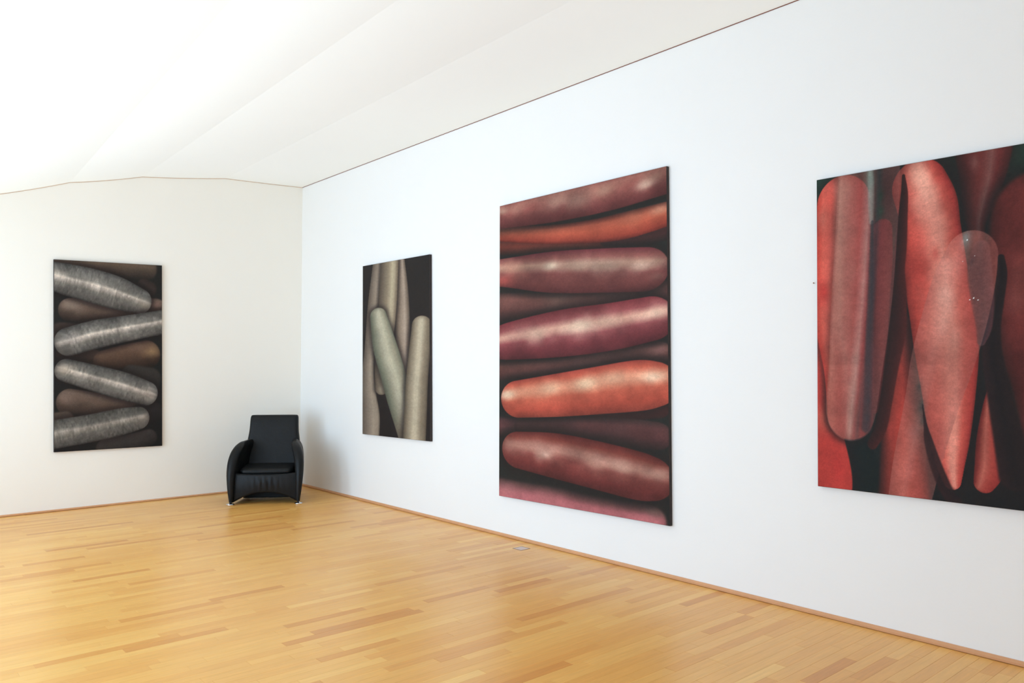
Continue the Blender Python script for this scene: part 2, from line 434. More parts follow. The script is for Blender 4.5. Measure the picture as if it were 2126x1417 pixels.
canvas_one = [
    ([(-0.048, 2.06, 0.111), (0.352, 2.06, 0.122), (0.776, 2.06, 0.143), (1.015, 2.053, 0.133)], dict(st=[(-1, (44, 42, 40)), (-0.5, (72, 64, 57)), (0.2, (108, 95, 82)), (1, (112, 98, 86))], soft=0.25, bl=0.1)),
    ([(1.0, 1.857, 0.087), (1.062, 1.823, 0.087)], dict(st=[(-1, (44, 42, 40)), (0.3, (66, 58, 54)), (1, (56, 50, 46))], soft=0.3)),
    ([(0.935, 1.617, 0.101), (1.152, 1.61, 0.106)], dict(st=[(-1, (46, 42, 40)), (-0.5, (74, 63, 56)), (0.2, (102, 88, 78)), (0.7, (112, 99, 90)), (1, (92, 80, 72))], soft=0.2, hl=[(1.143, 1.64, 0.085, (165, 135, 125), 0.5)])),
    ([(0.086, 1.292, 0.111), (0.302, 1.25, 0.145)], dict(st=[(-1, (50, 45, 42)), (0, (66, 58, 54)), (1, (74, 66, 60))], soft=0.3)),
    ([(0.181, 1.542, 0.131), (0.44, 1.521, 0.134), (0.886, 1.514, 0.118)], dict(st=[(-1, (46, 42, 40)), (-0.5, (74, 63, 56)), (0.2, (102, 88, 78)), (0.7, (112, 99, 90)), (1, (92, 80, 72))], soft=0.1, bl=0.1, hl=[(0.18, 1.59, 0.144, (160, 148, 136), 0.55)])),
    ([(0.15, 1.071, 0.111), (0.417, 1.001, 0.121)], dict(st=[(-1, (44, 40, 38)), (0, (62, 53, 48)), (1, (80, 68, 60))], soft=0.3)),
    ([(0.562, 0.977, 0.131), (0.792, 1.019, 0.153), (1.038, 1.059, 0.166)], dict(st=[(-1, (40, 36, 34)), (-0.6, (62, 50, 43)), (0.1, (92, 74, 62)), (0.6, (100, 82, 70)), (1, (80, 66, 58))], soft=0.12, bl=0.1, hl=[(1.107, 1.097, 0.127, (172, 148, 112), 0.6), (0.959, 1.146, 0.151, (128, 108, 94), 0.4)])),
    ([(0.862, 0.828, 0.116), (1.086, 0.775, 0.135)], dict(st=[(-1, (40, 40, 38)), (0, (58, 56, 53)), (1, (66, 64, 60))], soft=0.3)),
    ([(0.19, 0.538, 0.145), (0.473, 0.49, 0.142), (0.868, 0.452, 0.1)], dict(st=[(-1, (46, 42, 40)), (-0.5, (74, 63, 56)), (0.2, (102, 88, 78)), (0.7, (112, 99, 90)), (1, (92, 80, 72))], soft=0.1, bl=0.1, hl=[(0.143, 0.579, 0.143, (140, 124, 114), 0.55)])),
    ([(0.937, 0.358, 0.119), (1.109, 0.393, 0.129)], dict(st=[(-1, (38, 36, 36)), (0, (52, 50, 49)), (1, (56, 54, 52))], soft=0.35)),
    ([(0.012, 0.331, 0.095), (0.147, 0.341, 0.096)], dict(st=[(-1, (56, 50, 46)), (1, (92, 82, 74))], soft=0.3)),
    ([(0.577, 0.013, 0.099), (0.908, 0.059, 0.105), (1.079, 0.099, 0.1)], dict(st=[(-1, (42, 40, 40)), (0, (64, 61, 59)), (1, (74, 70, 68))], soft=0.25, bl=0.1)),
    ([(-0.194, 1.924, 0.133), (-0.016, 1.902, 0.151), (0.152, 1.869, 0.174), (0.404, 1.821, 0.19), (0.681, 1.755, 0.188), (0.943, 1.677, 0.147)], dict(st=[(-1, (58, 56, 54)), (-0.85, (94, 92, 88)), (-0.3, (122, 120, 114)), (-0.04, (166, 160, 152)), (0.1, (190, 184, 174)), (0.26, (132, 131, 125)), (0.8, (100, 100, 97)), (1, (74, 74, 72))], soft=0.035, halo=(0.05, 0.6), bl=0.22, fib=0.16, sh=-0.35, hl=[(0.052, 1.925, 0.079, (205, 198, 186), 0.5), (1.004, 1.628, 0.118, (178, 168, 152), 0.55)])),
    ([(0.171, 1.195, 0.156), (0.476, 1.286, 0.159), (0.854, 1.367, 0.147), (1.342, 1.466, 0.141)], dict(st=[(-1, (58, 56, 54)), (-0.85, (94, 92, 88)), (-0.3, (122, 120, 114)), (-0.04, (166, 160, 152)), (0.1, (190, 184, 174)), (0.26, (132, 131, 125)), (0.8, (100, 100, 97)), (1, (74, 74, 72))], soft=0.035, halo=(0.05, 0.6), bl=0.22, fib=0.18, hl=[(0.194, 1.215, 0.128, (168, 164, 160), 0.4)])),
    ([(0.151, 0.881, 0.126), (0.452, 0.795, 0.145), (0.78, 0.699, 0.158), (1.04, 0.614, 0.14)], dict(st=[(-1, (58, 56, 54)), (-0.85, (94, 92, 88)), (-0.3, (122, 120, 114)), (-0.04, (166, 160, 152)), (0.1, (190, 184, 174)), (0.26, (132, 131, 125)), (0.8, (100, 100, 97)), (1, (74, 74, 72))], soft=0.035, halo=(0.05, 0.6), bl=0.22, fib=0.16, hl=[(0.138, 0.888, 0.119, (190, 180, 165), 0.6), (1.036, 0.615, 0.152, (172, 162, 152), 0.45)])),
    ([(-0.075, 0.176, 0.154), (0.104, 0.201, 0.155), (0.414, 0.241, 0.155), (0.737, 0.296, 0.154), (0.952, 0.331, 0.132)], dict(st=[(-1, (66, 62, 60)), (-0.85, (92, 90, 86)), (-0.3, (114, 112, 106)), (0, (148, 144, 136)), (0.12, (158, 154, 146)), (0.35, (112, 112, 107)), (0.85, (92, 92, 88)), (1, (76, 74, 72))], soft=0.035, halo=(0.05, 0.5), bl=0.22, fib=0.18, hl=[(1.024, 0.321, 0.093, (168, 158, 148), 0.5)])),
]
canvas_two = [
    ([(0.183, 2.029, 0.052), (0.131, 1.512, 0.064), (0.094, 1.021, 0.062), (0.074, 0.692, 0.072), (0.087, 0.445, 0.089), (0.106, 0.201, 0.11), (0.098, -0.159, 0.103)], dict(st=[(-1, (92, 82, 72)), (-0.4, (128, 115, 102)), (0.35, (164, 150, 132)), (0.8, (150, 137, 120)), (1, (105, 94, 82))], soft=0.12, halo=(0.03, 0.5), bl=0.08, cap=0)),
    ([(0.432, 2.063, 0.034), (0.453, 1.636, 0.065), (0.461, 1.229, 0.08), (0.472, 0.933, 0.064), (0.494, 0.639, 0.033)], dict(st=[(-1, (90, 78, 68)), (-0.6, (128, 112, 96)), (0.1, (172, 154, 136)), (0.35, (184, 166, 148)), (0.7, (138, 122, 106)), (1, (92, 80, 70))], soft=0.1, halo=(0.03, 0.5), bl=0.08)),
    ([(0.318, 2.037, 0.099), (0.296, 1.495, 0.103), (0.269, 1.096, 0.095), (0.239, 0.792, 0.085), (0.23, 0.534, 0.069)], dict(st=[(-1, (84, 74, 64)), (-0.7, (110, 98, 84)), (-0.1, (150, 136, 114)), (0.35, (198, 184, 154)), (0.6, (186, 172, 144)), (1, (112, 98, 82))], soft=0.08, halo=(0.03, 0.6), bl=0.08, hl=[(0.227, 0.518, 0.048, (196, 184, 160), 0.5)])),
    ([(0.189, 1.356, 0.095), (0.265, 1.016, 0.135), (0.36, 0.697, 0.139), (0.434, 0.418, 0.135), (0.534, -0.003, 0.099)], dict(st=[(-1, (86, 90, 76)), (-0.7, (122, 124, 106)), (-0.1, (186, 181, 158)), (0.2, (198, 193, 168)), (0.7, (154, 150, 128)), (1, (106, 108, 92))], soft=0.05, halo=(0.04, 0.65), bl=0.08, hl=[(0.206, 1.277, 0.097, (200, 196, 172), 0.4), (0.452, 0.033, 0.232, (120, 106, 90), 0.7)])),
    ([(0.657, 1.229, 0.096), (0.637, 0.931, 0.107), (0.614, 0.628, 0.112), (0.604, 0.324, 0.114), (0.587, -0.087, 0.118)], dict(st=[(-1, (92, 82, 68)), (-0.7, (140, 128, 108)), (-0.15, (202, 190, 164)), (0.1, (200, 188, 162)), (0.5, (146, 133, 112)), (0.85, (116, 104, 87)), (1, (84, 74, 62))], soft=0.05, halo=(0.04, 0.7), bl=0.08, hl=[(0.647, 1.202, 0.091, (196, 184, 158), 0.4)])),
]
canvas_three = [
    ([(-0.027, 2.323, 0.078), (0.512, 2.253, 0.052), (1.056, 2.186, 0.032)], dict(st=[(-1, (70, 40, 36)), (0, (118, 52, 44)), (1, (76, 44, 40))], soft=0.35, bl=0.15)),
    ([(0.955, 2.224, 0.044), (1.25, 2.197, 0.058), (1.432, 2.238, 0.062)], dict(st=[(-1, (44, 38, 38)), (0, (72, 42, 42)), (1, (58, 38, 38))], soft=0.4, bl=0.1)),
    ([(-0.053, 1.755, 0.141), (0.512, 1.744, 0.098), (0.954, 1.754, 0.067), (1.295, 1.771, 0.074), (1.448, 1.778, 0.09)], dict(st=[(-1, (56, 38, 38)), (-0.2, (98, 58, 57)), (0.5, (108, 66, 63)), (1, (62, 44, 43))], soft=0.18, bl=0.2, hl=[(0.571, 1.78, 0.137, (132, 100, 92), 0.5), (0.097, 1.794, 0.147, (122, 76, 72), 0.5), (1.359, 1.776, 0.111, (124, 74, 74), 0.6)])),
    ([(-0.047, 1.152, 0.089), (0.543, 1.208, 0.065), (1.001, 1.283, 0.062), (1.343, 1.318, 0.083)], dict(st=[(-1, (56, 38, 38)), (-0.2, (98, 58, 57)), (0.5, (108, 66, 63)), (1, (62, 44, 43))], soft=0.2, bl=0.18, hl=[(0.78, 1.238, 0.151, (112, 74, 74), 0.5), (1.344, 1.334, 0.085, (152, 104, 104), 0.6)])),
    ([(-0.016, 0.638, 0.091), (0.153, 0.652, 0.076)], dict(st=[(-1, (60, 42, 42)), (0, (106, 62, 66)), (1, (80, 50, 54))], soft=0.4)),
    ([(0.78, 0.832, 0.064), (1.105, 0.848, 0.068), (1.342, 0.885, 0.068)], dict(st=[(-1, (52, 34, 34)), (0, (94, 40, 38)), (1, (70, 38, 36))], soft=0.2, bl=0.1)),
    ([(0.221, 0.658, 0.069), (0.723, 0.683, 0.1), (1.105, 0.683, 0.116), (1.323, 0.682, 0.106)], dict(st=[(-1, (58, 40, 40)), (-0.2, (88, 50, 52)), (0.5, (92, 54, 56)), (1, (60, 44, 43))], soft=0.12, bl=0.2, hl=[(0.78, 0.705, 0.127, (118, 66, 68), 0.45), (1.053, 0.706, 0.122, (102, 66, 68), 0.4)])),
    ([(-0.161, 0.009, 0.17), (0.155, 0.025, 0.143), (0.544, 0.039, 0.13), (0.892, 0.024, 0.123), (1.268, 0.034, 0.122)], dict(st=[(-1, (160, 80, 90)), (-0.3, (190, 104, 116)), (0.2, (178, 98, 108)), (0.55, (120, 72, 76)), (1, (58, 46, 46))], soft=0.25, bl=0.22, hl=[(0.085, 0.084, 0.14, (176, 110, 116), 0.5), (0.457, 0.072, 0.145, (182, 108, 114), 0.45), (1.302, 0.104, 0.084, (132, 104, 100), 0.5)])),
    ([(0.042, 2.443, 0.077), (0.391, 2.372, 0.081), (0.796, 2.329, 0.097), (1.106, 2.329, 0.111), (1.45, 2.37, 0.093)], dict(st=[(-1, (108, 40, 34)), (-0.7, (150, 58, 45)), (0, (182, 82, 60)), (0.5, (178, 84, 64)), (0.9, (120, 52, 44)), (1, (60, 40, 38))], soft=0.09, bl=0.18, hl=[(1.352, 2.404, 0.096, (226, 160, 136), 0.65), (1.174, 2.387, 0.146, (186, 112, 88), 0.4)])),
    ([(-0.084, 2.655, 0.156), (0.122, 2.633, 0.148), (0.511, 2.644, 0.183), (0.955, 2.637, 0.171), (1.307, 2.665, 0.162), (1.52, 2.687, 0.156)], dict(st=[(-1, (88, 42, 44)), (-0.6, (112, 56, 57)), (-0.1, (132, 70, 68)), (0.3, (150, 92, 86)), (0.7, (126, 66, 68)), (1, (100, 50, 54))], soft=0.05, halo=(0.07, 0.75), bl=0.25, hl=[(0.027, 2.651, 0.075, (196, 166, 150), 0.5), (0.175, 2.634, 0.098, (172, 122, 112), 0.5), (0.535, 2.638, 0.128, (168, 130, 120), 0.6), (0.73, 2.608, 0.146, (172, 132, 122), 0.6), (0.935, 2.64, 0.131, (168, 130, 116), 0.6), (1.251, 2.621, 0.078, (204, 172, 160), 0.75), (1.316, 2.667, 0.082, (172, 132, 118), 0.5)])),
    ([(-0.082, 2.083, 0.121), (0.11, 2.068, 0.138), (0.512, 2.025, 0.18), (0.955, 1.986, 0.18), (1.24, 1.96, 0.172)], dict(st=[(-1, (84, 40, 42)), (-0.6, (108, 56, 56)), (-0.1, (124, 66, 66)), (0.2, (152, 108, 100)), (0.38, (170, 126, 114)), (0.65, (138, 80, 78)), (1, (100, 44, 52))], soft=0.04, halo=(0.06, 0.75), bl=0.25, hl=[(0.5, 2.081, 0.081, (226, 200, 184), 0.7), (0.123, 2.116, 0.159, (206, 142, 126), 0.6), (0.741, 2.045, 0.123, (194, 160, 146), 0.5), (0.955, 2.013, 0.13, (186, 154, 142), 0.5), (1.212, 1.986, 0.093, (206, 172, 160), 0.6), (0.043, 1.996, 0.112, (178, 70, 66), 0.5), (1.332, 1.9, 0.071, (156, 110, 104), 0.4)])),
    ([(-0.052, 1.412, 0.139), (0.125, 1.438, 0.174), (0.583, 1.488, 0.202), (0.985, 1.527, 0.192), (1.281, 1.575, 0.172)], dict(st=[(-1, (86, 36, 42)), (-0.6, (110, 46, 54)), (-0.15, (136, 64, 72)), (0.12, (188, 132, 124)), (0.28, (200, 146, 134)), (0.6, (142, 70, 76)), (1, (112, 44, 52))], soft=0.04, halo=(0.06, 0.75), bl=0.22, hl=[(0.741, 1.537, 0.145, (236, 206, 188), 0.65), (0.368, 1.478, 0.141, (226, 184, 168), 0.6), (1.313, 1.617, 0.112, (224, 184, 170), 0.7), (0.954, 1.571, 0.151, (206, 164, 150), 0.5), (0.203, 1.532, 0.121, (166, 108, 106), 0.4)])),
    ([(0.187, 0.905, 0.168), (0.543, 0.955, 0.184), (0.892, 1.011, 0.193), (1.187, 1.06, 0.197), (1.3, 1.074, 0.174)], dict(st=[(-1, (130, 54, 44)), (-0.6, (174, 70, 54)), (-0.1, (192, 88, 68)), (0.25, (214, 132, 108)), (0.45, (212, 130, 106)), (0.75, (188, 84, 66)), (1, (150, 58, 50))], soft=0.035, halo=(0.06, 0.8), bl=0.25, hl=[(0.083, 0.942, 0.096, (240, 206, 184), 0.85), (0.494, 1.014, 0.121, (224, 180, 154), 0.6), (0.797, 1.065, 0.11, (240, 206, 178), 0.75), (1.295, 1.127, 0.101, (240, 204, 184), 0.8), (1.012, 1.115, 0.112, (228, 176, 150), 0.6), (0.288, 0.975, 0.125, (216, 142, 116), 0.5)])),
    ([(0.197, 0.444, 0.167), (0.543, 0.433, 0.196), (0.892, 0.398, 0.198), (1.165, 0.363, 0.191), (1.269, 0.354, 0.172)], dict(st=[(-1, (84, 36, 36)), (-0.6, (106, 44, 43)), (-0.1, (126, 60, 57)), (0.2, (166, 110, 102)), (0.4, (160, 104, 96)), (0.7, (124, 56, 50)), (1, (92, 38, 36))], soft=0.035, halo=(0.08, 0.85), bl=0.25, hl=[(0.444, 0.434, 0.109, (212, 176, 164), 0.7), (0.328, 0.494, 0.148, (172, 120, 112), 0.5), (0.87, 0.406, 0.136, (206, 156, 144), 0.55), (1.084, 0.401, 0.121, (206, 160, 148), 0.6), (1.322, 0.387, 0.095, (190, 140, 130), 0.6), (0.112, 0.445, 0.102, (166, 112, 104), 0.5)])),
]
canvas_four = [
    ([(0.027, 2.372, 0.122), (0.35, 1.883, 0.173), (0.501, 1.684, 0.167)], dict(st=[(-1, (54, 70, 58)), (1, (46, 64, 54))], soft=0.4, cap=0)),
    ([(1.029, -0.101, 0.157), (1.599, -0.018, 0.475)], dict(st=[(-1, (36, 33, 34)), (1, (36, 33, 34))], soft=0.3)),
    ([(0.255, 0.258, 0.097), (0.299, 0.056, 0.144), (0.327, -0.232, 0.16)], dict(st=[(-1, (30, 38, 38)), (1, (28, 36, 36))], soft=0.3)),
    ([(1.035, 1.952, 0.151), (1.028, 1.818, 0.124), (1.009, 1.707, 0.094), (0.994, 1.595, 0.062), (0.991, 1.505, 0.048), (1.005, 1.329, 0.043), (1.027, 1.065, 0.036), (1.032, 0.915, 0.029)], dict(st=[(-1, (66, 36, 35)), (-0.6, (98, 42, 40)), (-0.1, (118, 50, 46)), (0.3, (134, 80, 76)), (0.55, (112, 46, 44)), (1, (70, 36, 35))], soft=0.12, bl=0.2, halo=(0.05, 0.5), hl=[(0.988, 1.9, 0.053, (150, 100, 96), 0.5)])),
    ([(1.325, 1.55, 0.258), (1.328, 1.27, 0.274), (1.356, 0.966, 0.267), (1.4, 0.666, 0.234), (1.444, 0.373, 0.223), (1.467, 0.083, 0.2)], dict(st=[(-1, (70, 34, 32)), (-0.75, (100, 40, 37)), (-0.2, (118, 48, 44)), (0.5, (120, 50, 46)), (1, (80, 38, 36))], soft=0.14, bl=0.25, halo=(0.07, 0.75), hl=[(1.194, 1.127, 0.09, (142, 76, 70), 0.5), (1.208, 1.281, 0.09, (130, 66, 60), 0.4)])),
    ([(1.605, 1.805, 0.126), (1.614, 1.393, 0.209), (1.58, 0.672, 0.23)], dict(st=[(-1, (70, 34, 34)), (0, (150, 60, 52)), (1, (120, 48, 44))], soft=0.1, bl=0.2, halo=(0.05, 0.6))),
    ([(0.568, 0.998, 0.069), (0.564, 0.711, 0.095), (0.559, 0.375, 0.13), (0.561, -0.044, 0.161)], dict(st=[(-1, (60, 34, 33)), (-0.6, (130, 50, 42)), (0, (186, 62, 50)), (0.6, (160, 54, 46)), (1, (88, 38, 36))], soft=0.2, bl=0.15, cap=0, hl=[(0.504, 0.727, 0.068, (200, 70, 56), 0.5), (0.483, 0.37, 0.068, (190, 62, 52), 0.4)])),
    ([(0.676, 1.811, 0.165), (0.718, 1.693, 0.174), (0.744, 1.548, 0.165), (0.755, 1.39, 0.176), (0.769, 1.232, 0.183), (0.795, 1.051, 0.184), (0.816, 0.876, 0.182), (0.826, 0.633, 0.152), (0.829, 0.392, 0.118), (0.831, 0.231, 0.084), (0.842, 0.122, 0.051)], dict(st=[(-1, (128, 44, 38)), (-0.75, (172, 62, 52)), (-0.35, (194, 88, 76)), (0.05, (212, 128, 112)), (0.3, (214, 130, 114)), (0.6, (192, 80, 68)), (0.88, (168, 54, 48)), (1, (126, 42, 38))], soft=0.03, halo=(0.09, 0.85), bl=0.22, fib=0.05, hl=[(0.681, 1.875, 0.12, (228, 160, 140), 0.75), (0.712, 1.767, 0.119, (222, 154, 136), 0.65), (0.679, 1.668, 0.095, (214, 140, 124), 0.5), (0.796, 1.59, 0.109, (214, 132, 116), 0.55), (0.637, 1.562, 0.072, (200, 84, 70), 0.5), (0.666, 1.319, 0.127, (190, 62, 52), 0.7), (0.763, 1.413, 0.047, (196, 66, 58), 0.5)])),
    ([(1.057, 0.647, 0.016), (1.051, 0.522, 0.043), (1.047, 0.359, 0.07), (1.042, 0.211, 0.077), (1.017, 0.131, 0.058)], dict(st=[(-1, (104, 38, 35)), (-0.8, (128, 46, 41)), (-0.35, (186, 96, 82)), (0.1, (172, 68, 58)), (0.6, (160, 54, 47)), (1, (140, 44, 40))], soft=0.05, bl=0.15, halo=(0.03, 0.6))),
    ([(-0.03, 1.112, 0.108), (-0.025, 0.587, 0.127), (-0.011, 0.326, 0.186), (0.004, 0.085, 0.229), (0.003, -0.018, 0.228)], dict(st=[(-1, (140, 40, 36)), (0, (196, 58, 48)), (1, (184, 54, 46))], soft=0.05, bl=0.2, halo=(0.06, 0.7), hl=[(0.033, 0.425, 0.095, (212, 104, 84), 0.6), (0.144, 0.125, 0.093, (196, 48, 44), 0.5)])),
    ([(0.449, 1.592, 0.061), (0.443, 1.337, 0.067), (0.431, 1.009, 0.064), (0.41, 0.763, 0.055), (0.377, 0.516, 0.04)], dict(st=[(-1, (96, 46, 48)), (-0.4, (146, 60, 58)), (0.3, (142, 56, 54)), (1, (110, 42, 42))], soft=0.12, bl=0.15)),
    ([(0.191, 1.779, 0.181), (0.191, 1.563, 0.186), (0.186, 1.273, 0.189), (0.187, 1.017, 0.19), (0.22, 0.745, 0.17), (0.225, 0.464, 0.154)], dict(st=[(-1, (190, 58, 46)), (-0.75, (204, 86, 70)), (-0.4, (196, 84, 72)), (-0.1, (206, 128, 112)), (0.25, (196, 104, 92)), (0.6, (182, 72, 66)), (0.9, (138, 50, 48)), (1, (84, 50, 50))], soft=0.03, bl=0.25, halo=(0.04, 0.5), hl=[(0.104, 1.815, 0.078, (206, 76, 62), 0.5), (0.226, 1.849, 0.094, (206, 134, 118), 0.5), (0.046, 1.701, 0.079, (208, 116, 98), 0.5), (0.051, 1.239, 0.078, (198, 44, 40), 0.6), (0.233, 1.609, 0.093, (196, 120, 108), 0.4), (0.017, 0.718, 0.078, (196, 56, 48), 0.6)])),
    ([(0.582, 1.892, 0.01), (0.586, 1.786, 0.022), (0.574, 1.634, 0.03), (0.56, 1.473, 0.037), (0.544, 1.329, 0.04), (0.542, 1.167, 0.052), (0.531, 0.966, 0.055), (0.495, 0.764, 0.045), (0.459, 0.56, 0.04), (0.423, 0.396, 0.039), (0.37, 0.294, 0.033)], dict(st=[(-1, (52, 32, 31)), (0, (62, 33, 32)), (1, (84, 36, 33))], soft=0.3)),
    ([(0.358, 2.13, 0.202), (0.36, 1.929, 0.201), (0.352, 1.763, 0.203), (0.334, 1.514, 0.202), (0.313, 1.264, 0.201), (0.289, 1.014, 0.193), (0.26, 0.752, 0.177), (0.232, 0.531, 0.17), (0.225, 0.458, 0.156)], dict(st=[(-1, (160, 104, 92)), (-0.9, (212, 148, 132)), (-0.55, (192, 104, 94)), (-0.2, (188, 88, 82)), (0.05, (224, 184, 174)), (0.22, (150, 70, 72)), (0.36, (70, 60, 68)), (0.5, (130, 58, 60)), (0.8, (160, 84, 80)), (1, (170, 100, 96))], a=0.4, soft=0.03, bl=0.22, fib=0.06, halo=(0.03, 0.3), hl=[(0.375, 1.893, 0.05, (170, 176, 166), 0.7), (0.379, 1.926, 0.042, (150, 160, 150), 0.5), (0.257, 1.352, 0.076, (190, 140, 128), 0.35), (0.268, 0.813, 0.059, (210, 178, 168), 0.6), (0.247, 0.619, 0.067, (196, 156, 146), 0.5), (0.239, 0.46, 0.059, (184, 136, 128), 0.4), (0.31, 0.846, 0.033, (140, 60, 66), 0.5), (0.343, 0.795, 0.033, (72, 66, 72), 0.7), (0.348, 0.68, 0.035, (66, 70, 78), 0.75), (0.349, 0.556, 0.036, (62, 72, 80), 0.8), (0.344, 0.449, 0.036, (60, 72, 80), 0.8), (0.369, 1.343, 0.033, (84, 66, 68), 0.6), (0.379, 1.509, 0.03, (84, 66, 66), 0.6), (0.438, 1.701, 0.05, (56, 84, 66), 0.9), (0.439, 1.791, 0.05, (52, 80, 62), 0.9), (0.355, 0.929, 0.03, (76, 62, 66), 0.6)])),
    ([(0.375, 1.976, 0.016), (0.378, 1.817, 0.021), (0.378, 1.642, 0.014)], dict(st=[(-1, (150, 158, 150)), (0, (176, 182, 174)), (1, (140, 148, 140))], soft=1.0, a=0.42)),
    ([(0.385, 1.641, 0.011), (0.378, 1.343, 0.021), (0.362, 1.012, 0.025), (0.353, 0.763, 0.028), (0.341, 0.515, 0.033), (0.332, 0.39, 0.032)], dict(st=[(-1, (70, 60, 64)), (0, (58, 60, 66)), (1, (88, 58, 62))], soft=0.8, a=0.7)),
    ([(1.119, 1.357, 0.018), (1.123, 1.267, 0.027), (1.102, 1.136, 0.032), (1.071, 0.974, 0.042), (1.069, 0.81, 0.054), (1.098, 0.619, 0.063), (1.136, 0.408, 0.074), (1.173, 0.186, 0.084)], dict(st=[(-1, (52, 34, 35)), (0, (38, 30, 31)), (1, (46, 32, 32))], soft=0.3)),
    ([(1.017, 1.419, 0.044), (1.008, 1.292, 0.065), (1.02, 1.14, 0.062), (1.026, 0.99, 0.043), (1.01, 0.901, 0.022)], dict(st=[(-1, (70, 46, 50)), (0, (62, 52, 58)), (1, (104, 60, 64))], soft=0.25, bl=0.1, a=0.85)),
    ([(0.962, 1.38, 0.143), (0.915, 1.224, 0.172), (0.856, 1.012, 0.182), (0.793, 0.796, 0.178), (0.728, 0.55, 0.155), (0.642, 0.215, 0.139), (0.597, 0.003, 0.127)], dict(st=[(-1, (176, 106, 98)), (-0.7, (194, 124, 112)), (-0.3, (210, 146, 134)), (0, (192, 110, 98)), (0.5, (182, 96, 86)), (0.9, (176, 98, 90)), (1, (178, 104, 96))], a=0.46, soft=0.025, bl=0.25, fib=0.08, hl=[(0.934, 1.481, 0.053, (218, 212, 208), 0.9), (0.858, 1.335, 0.073, (220, 180, 168), 0.7), (0.814, 1.168, 0.101, (222, 178, 164), 0.7), (0.789, 1.013, 0.109, (216, 166, 152), 0.6), (0.871, 0.918, 0.092, (206, 150, 136), 0.5), (0.966, 1.348, 0.038, (92, 76, 82), 0.5), (0.615, 0.367, 0.071, (196, 146, 142), 0.6), (0.596, 0.167, 0.079, (190, 128, 124), 0.5), (0.625, 0.566, 0.063, (150, 104, 98), 0.5), (0.673, 0.528, 0.047, (104, 112, 108), 0.7), (0.662, 0.646, 0.039, (90, 98, 96), 0.6), (0.68, 0.45, 0.039, (104, 112, 108), 0.6)])),
    ([(0.679, 0.544, 0.003), (0.695, 0.427, 0.011), (0.714, 0.327, 0.026), (0.759, 0.183, 0.035), (0.822, 0.043, 0.037), (0.867, 0.011, 0.029)], dict(st=[(-1, (58, 34, 35)), (0, (50, 32, 34)), (1, (46, 32, 34))], soft=0.4, a=0.85)),
    ([(0.952, 1.137, 0.002), (0.952, 1.136, 0.002)], dict(st=[(-1, (240, 235, 235)), (1, (240, 235, 235))], soft=0.2)),
    ([(0.973, 1.145, 0.003), (0.973, 1.144, 0.003)], dict(st=[(-1, (240, 235, 235)), (1, (240, 235, 235))], soft=0.2)),
    ([(0.997, 1.133, 0.003), (0.997, 1.133, 0.003)], dict(st=[(-1, (240, 235, 235)), (1, (240, 235, 235))], soft=0.2)),
    ([(0.942, 1.472, 0.004), (0.942, 1.471, 0.004)], dict(st=[(-1, (230, 225, 225)), (1, (230, 225, 225))], soft=0.4)),
    ([(0.981, 1.379, 0.002), (0.981, 1.378, 0.002)], dict(st=[(-1, (220, 205, 205)), (1, (220, 205, 205))], soft=0.3)),
    ([(0.918, 1.353, 0.002), (0.918, 1.352, 0.002)], dict(st=[(-1, (220, 205, 205)), (1, (220, 205, 205))], soft=0.3)),
    ([(0.164, 1.936, 0.002), (0.157, 1.738, 0.002), (0.145, 1.576, 0.002)], dict(st=[(-1, (120, 70, 62)), (1, (120, 70, 62))], soft=0.5, a=0.7)),
]

painting('tall grey painting of stacked rounded tubes hanging on the far wall left of the armchair', 'L',
    [(0.033,-2.9104,2.7152),(0.033,-1.7917,2.7424),(0.033,-1.7594,0.6353),(0.033,-2.8759,0.6402)], (-2.9106, 0.6358), canvas_one, 1.08, 224, 400, (46,46,44), (38,38,38), 3.3, (0.84, 0.80, 0.80), 1.0, 1.2)
painting('narrow dark painting of upright beige tubes hanging just right of the room corner', 'R',
    [(1.607,-0.033,2.7375),(2.9395,-0.033,2.7409),(2.9691,-0.033,0.7959),(1.6291,-0.033,0.7824)], (1.6071, 0.7821), canvas_two, 0.55, 180, 390, (40,36,34), (36,31,29), 8.1, (0.80, 0.77, 0.76))
painting('largest painting with red and maroon tubes stacked crosswise, hanging above the floor box', 'R',
    [(4.0717,-0.033,3.0804),(6.008,-0.033,3.0993),(6.0284,-0.033,0.3954),(4.0722,-0.033,0.3753)], (4.0722, 0.3751), canvas_three, 0.72, 340, 680, (44,46,44), (42,40,39), 1.7, (0.90, 0.95, 0.84), 0.88, 1.08)
painting('red painting of upright overlapping tubes cut off by the right edge of the photo', 'R',
    [(7.2052,-0.033,2.7865),(9.00,-0.033,2.7800),(9.00,-0.033,0.8330),(7.196,-0.033,0.8285)], (7.1962, 0.8283), canvas_four, 1.06, 560, 540, (44,64,54), (34,36,37), 5.9, (0.84, 0.92, 0.90), 0.88, 1.12)

